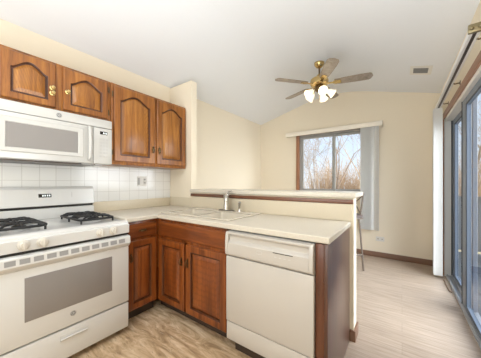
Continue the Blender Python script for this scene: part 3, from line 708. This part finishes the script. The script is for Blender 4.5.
# ------------------------------------------------------------------ window blind
vb = thing('vertical_blind', (-1.07, YB - .05, 2.13), 'white vertical blind drawn aside at the dining window under a cream valance', 'blind')
m = MB(); m.box(-1.90, -.250, YB - .105, YB - .095, 2.125, 2.205); m.box(-1.90, -1.89, YB - .095, YB - .002, 2.125, 2.205); m.box(-.26, -.25, YB - .095, YB - .002, 2.125, 2.205); m.box(-1.90, -.25, YB - .105, YB - .002, 2.196, 2.206)
m.make('valance', VALM, vb, bevel=.003)
B(-1.87, -.28, YB - .07, YB - .035, 2.145, 2.18).make('headrail', ALU, vb)
def vane(parent, x, y, z0, z1, ang, w=.089):
    m = MB(); a = R(ang); n = 6; pr = []
    for k in range(n + 1):
        t = -1 + 2 * k / n; pr.append((t * w / 2, .006 * (1 - t * t)))
    poly = pr + [(p[0], p[1] - .0012) for p in pr[::-1]]
    fz_ = lambda z: (lambda u, v: (x + u * math.cos(a) - v * math.sin(a), y + u * math.sin(a) + v * math.cos(a), z))
    m.prism(poly, fz_(z0), fz_(z1)); return m.make('vane', VANE, parent, smooth=40)
for k in range(10): vane(vb, -.532 + k * .0175, YB - .053, .44, 2.145, 42)
vane(vb, -.328, YB - .052, .44, 2.145, 130); vane(vb, -.352, YB - .052, .44, 2.145, 122)

# ------------------------------------------------------------------ patio blind
RZ = 2.165; RXX = .378
pb = thing('vertical_blind', (RXX, 3.0, RZ), 'white vertical blind stacked at the far end of the patio door track', 'blind')
m = MB(); m.box(RXX - .026, RXX + .026, 2.03, 3.90, RZ + .004, RZ + .042, bev=.004); m.box(RXX - .026, RXX - .010, 2.03, 3.90, RZ, RZ + .006); m.box(RXX + .010, RXX + .026, 2.03, 3.90, RZ, RZ + .006)
m.make('headrail', mat('white_headrail', (.82, .82, .80), .35), pb)
B(RXX - .0095, RXX + .0095, 2.032, 3.898, RZ + .001, RZ + .0045).make('rail_groove', DSTEEL, pb)
for y in (2.12, 2.95, 3.62):
    MB().tube([(RXX + .024, y, RZ + .002), (RXX + .034, y, RZ - .006), (XR - .02, y, RZ - .004), (XR - .003, y, RZ - .004)], .006, 8).box(XR - .004, XR - .0005, y - .014, y + .014, RZ - .022, RZ + .014).make('bracket', DBRASS, pb)
m = MB(); m.box(RXX - .035, XR - .001, 2.005, 2.029, RZ - .004, RZ + .05, bev=.003); m.sph((RXX - .02, 2.004, RZ + .022), .012); m.sph((RXX + .02, 2.004, RZ + .022), .012)
m.make('end_bracket', mat('tarnished_brass', (.30, .25, .15), .35, metal=1), pb)
for k in range(10): vane(pb, RXX - .004, 3.795 + k * .011, .03, RZ + .0005, 4)
st = tag(MB().tube([(.424, 3.74, .008), (.427, 3.55, .008), (.432, 3.40, .008), (.444, 3.365, .008)], .007, 8).make('floor_rod', RODM, loc=(.428, 3.55, 0)), 'thin brown rod lying on the floor beside the patio door track', 'rod')

# ------------------------------------------------------------------ ceiling vent
vt = thing('ceiling_vent', (.18, 3.47, 2.55), 'small white slotted air vent on the sloped ceiling above the window wall', 'vent')
vz = lambda x, d: ceil_z(x) - d
def vpl(x0, x1, y0, y1, d0, d1): return MB().prism([(x0, y0), (x1, y0), (x1, y1), (x0, y1)], lambda u, v: (u, v, vz(u, d0)), lambda u, v: (u, v, vz(u, d1)))
vpl(.080, .287, 3.345, 3.60, .0005, .006).make('frame', TRIMW, vt, bevel=.002)
vpl(.112, .252, 3.40, 3.545, .0055, .0075).make('grille', mat('grey_grille', (.22, .215, .21), .6), vt)
for k in range(6): vpl(.114, .250, 3.41 + k * .0235, 3.416 + k * .0235, .007, .0095).make('slat', VENT, vt)

# ------------------------------------------------------------------ ceiling fan
fc = Vector((-.90, 3.06, 0)); ztop = ceil_z(fc.x)
fan = thing('ceiling_fan', (fc.x, fc.y, 2.55), 'brass ceiling fan with five grey blades and a cluster of lit glass shades', 'ceiling fan')
C3 = lambda z: (fc.x, fc.y, z)
MB().lathe([(.066, ztop + .012), (.066, ztop - .012), (.060, ztop - .030), (.040, ztop - .055), (.022, ztop - .065), (0.0, ztop - .066)], C3(0)).make('canopy', BRASS, fan)
MB().cyl(C3(2.63), C3(ztop - .05), .011).make('downrod', DBRASS, fan)
MB().lathe([(.02, 2.665), (.035, 2.65), (.05, 2.625), (.085, 2.613), (.112, 2.595), (.118, 2.565), (.112, 2.53), (.09, 2.513), (.065, 2.505), (0, 2.505)], C3(0)).make('motor_housing', BRASS, fan)
ZB = 2.535
bm0 = None
for k in range(5):
    a = R(12.5 + 72 * k); Rm = Matrix.Translation(C3(ZB)) @ Matrix.Rotation(a, 4, 'Z') @ Matrix.Rotation(R(-11), 4, 'X')
    m = MB(); T = lambda u, v, z: Rm @ Vector((u, v, z))
    prof = [(.19, -.050), (.30, -.060), (.50, -.068), (.585, -.066), (.61, -.05), (.628, 0), (.61, .05), (.585, .066), (.50, .068), (.30, .060), (.19, .050), (.175, 0)]
    m.prism(prof, lambda u, v: T(u, v, -.004), lambda u, v: T(u, v, .004)); bo = m.make('blade', BLADE, fan)
    m = MB(); m.prism([(.10, -.018), (.16, -.014), (.20, -.038), (.26, -.030), (.27, 0), (.26, .030), (.20, .038), (.16, .014), (.10, .018)], lambda u, v: T(u, v, -.011), lambda u, v: T(u, v, -.005)); m.make('blade_iron', BRASS, bo)
MB().lathe([(.03, 2.506), (.055, 2.495), (.06, 2.465), (.045, 2.44), (.02, 2.427), (0, 2.425)], C3(0)).make('light_fitter', DBRASS, fan)
for k in range(5):
    a = R(14 + 72 * k); ax = Vector((math.cos(a) * .80, math.sin(a) * .80, -.60)).normalized(); p0 = Vector(C3(2.465)) + Vector((math.cos(a), math.sin(a), 0)) * .058
    p1 = p0 + ax * .045
    arm = MB().tube([p0, p0 + Vector((math.cos(a), math.sin(a), .15)) * .025, p1], .008, 8).make('light_arm', BRASS, fan)
    sh = MB().lathe([(.018, 0), (.023, .01), (.034, .03), (.042, .055), (.047, .08), (.060, .10), (.058, .10), (.045, .08), (.039, .055), (.031, .03), (.018, .012)], p1, ax, n=20).make('lamp_shade', SHADE, fan)
    MB().sph(p1 + ax * .05, .02, n=12).make('bulb', BULB, sh)
MB().tube([C3(2.425), C3(2.33)], .002, 6).make('pull_chain', BRASS, fan)

# ------------------------------------------------------------------ bar stool
bs_ = Vector((-.695, 3.50, 0)); rot = Matrix.Translation(bs_) @ Matrix.Rotation(R(45), 4, 'Z')
stl = thing('bar_stool', bs_, 'dark metal bar stool mostly hidden behind the end of the half wall', 'bar stool')
T = lambda x, y, z: rot @ Vector((x, y, z))
m = MB(); m.loops([[T(p.x, p.y, p.z) for p in rr_loop(-.195, .195, -.195, .195, z, .05)] for z in (.735, .765)] + [[T(p.x, p.y, p.z) for p in rr_loop(-.175, .175, -.175, .175, .778, .05)]], cap0=True); m.make('seat', mat('brown_seat', (.12, .09, .08), .6), stl)
lp = rr_loop(-.19, .19, -.19, .19, .722, .05); MB().tube([T(*p) for p in lp + [lp[0]]], .011, 8).make('seat_frame', STOOLM, stl)
for sx_, sy_ in ((1, 1), (1, -1), (-1, 1), (-1, -1)):
    MB().tube([T(.15 * sx_, .15 * sy_, .722), T(.187 * sx_, .187 * sy_, 0)], .012, 8).make('leg', STOOLM, stl)
q = .178; MB().tube([T(q, q, .22), T(q, -q, .22), T(-q, -q, .22), T(-q, q, .22), T(q, q, .22)], .008, 8).make('foot_rail', STOOLM, stl)
bk = MB()
for s_ in (-1, 1): bk.tube([T(.16, .15 * s_, .722), T(.172, .162 * s_, .85), T(.19, .18 * s_, 1.06)], .011, 8)
bk.tube([T(.19, -.18, 1.06), T(.215, 0, 1.075), T(.19, .18, 1.06)], .013, 8)
bk.tube([T(.172, -.152, .78), T(.19, 0, .92), T(.188, .177, 1.04)], .008, 8); bk.tube([T(.172, .152, .78), T(.19, 0, .92), T(.188, -.177, 1.04)], .008, 8)
bk.sph(T(.19, 0, .92), .03); bk.make('backrest', STOOLM, stl)
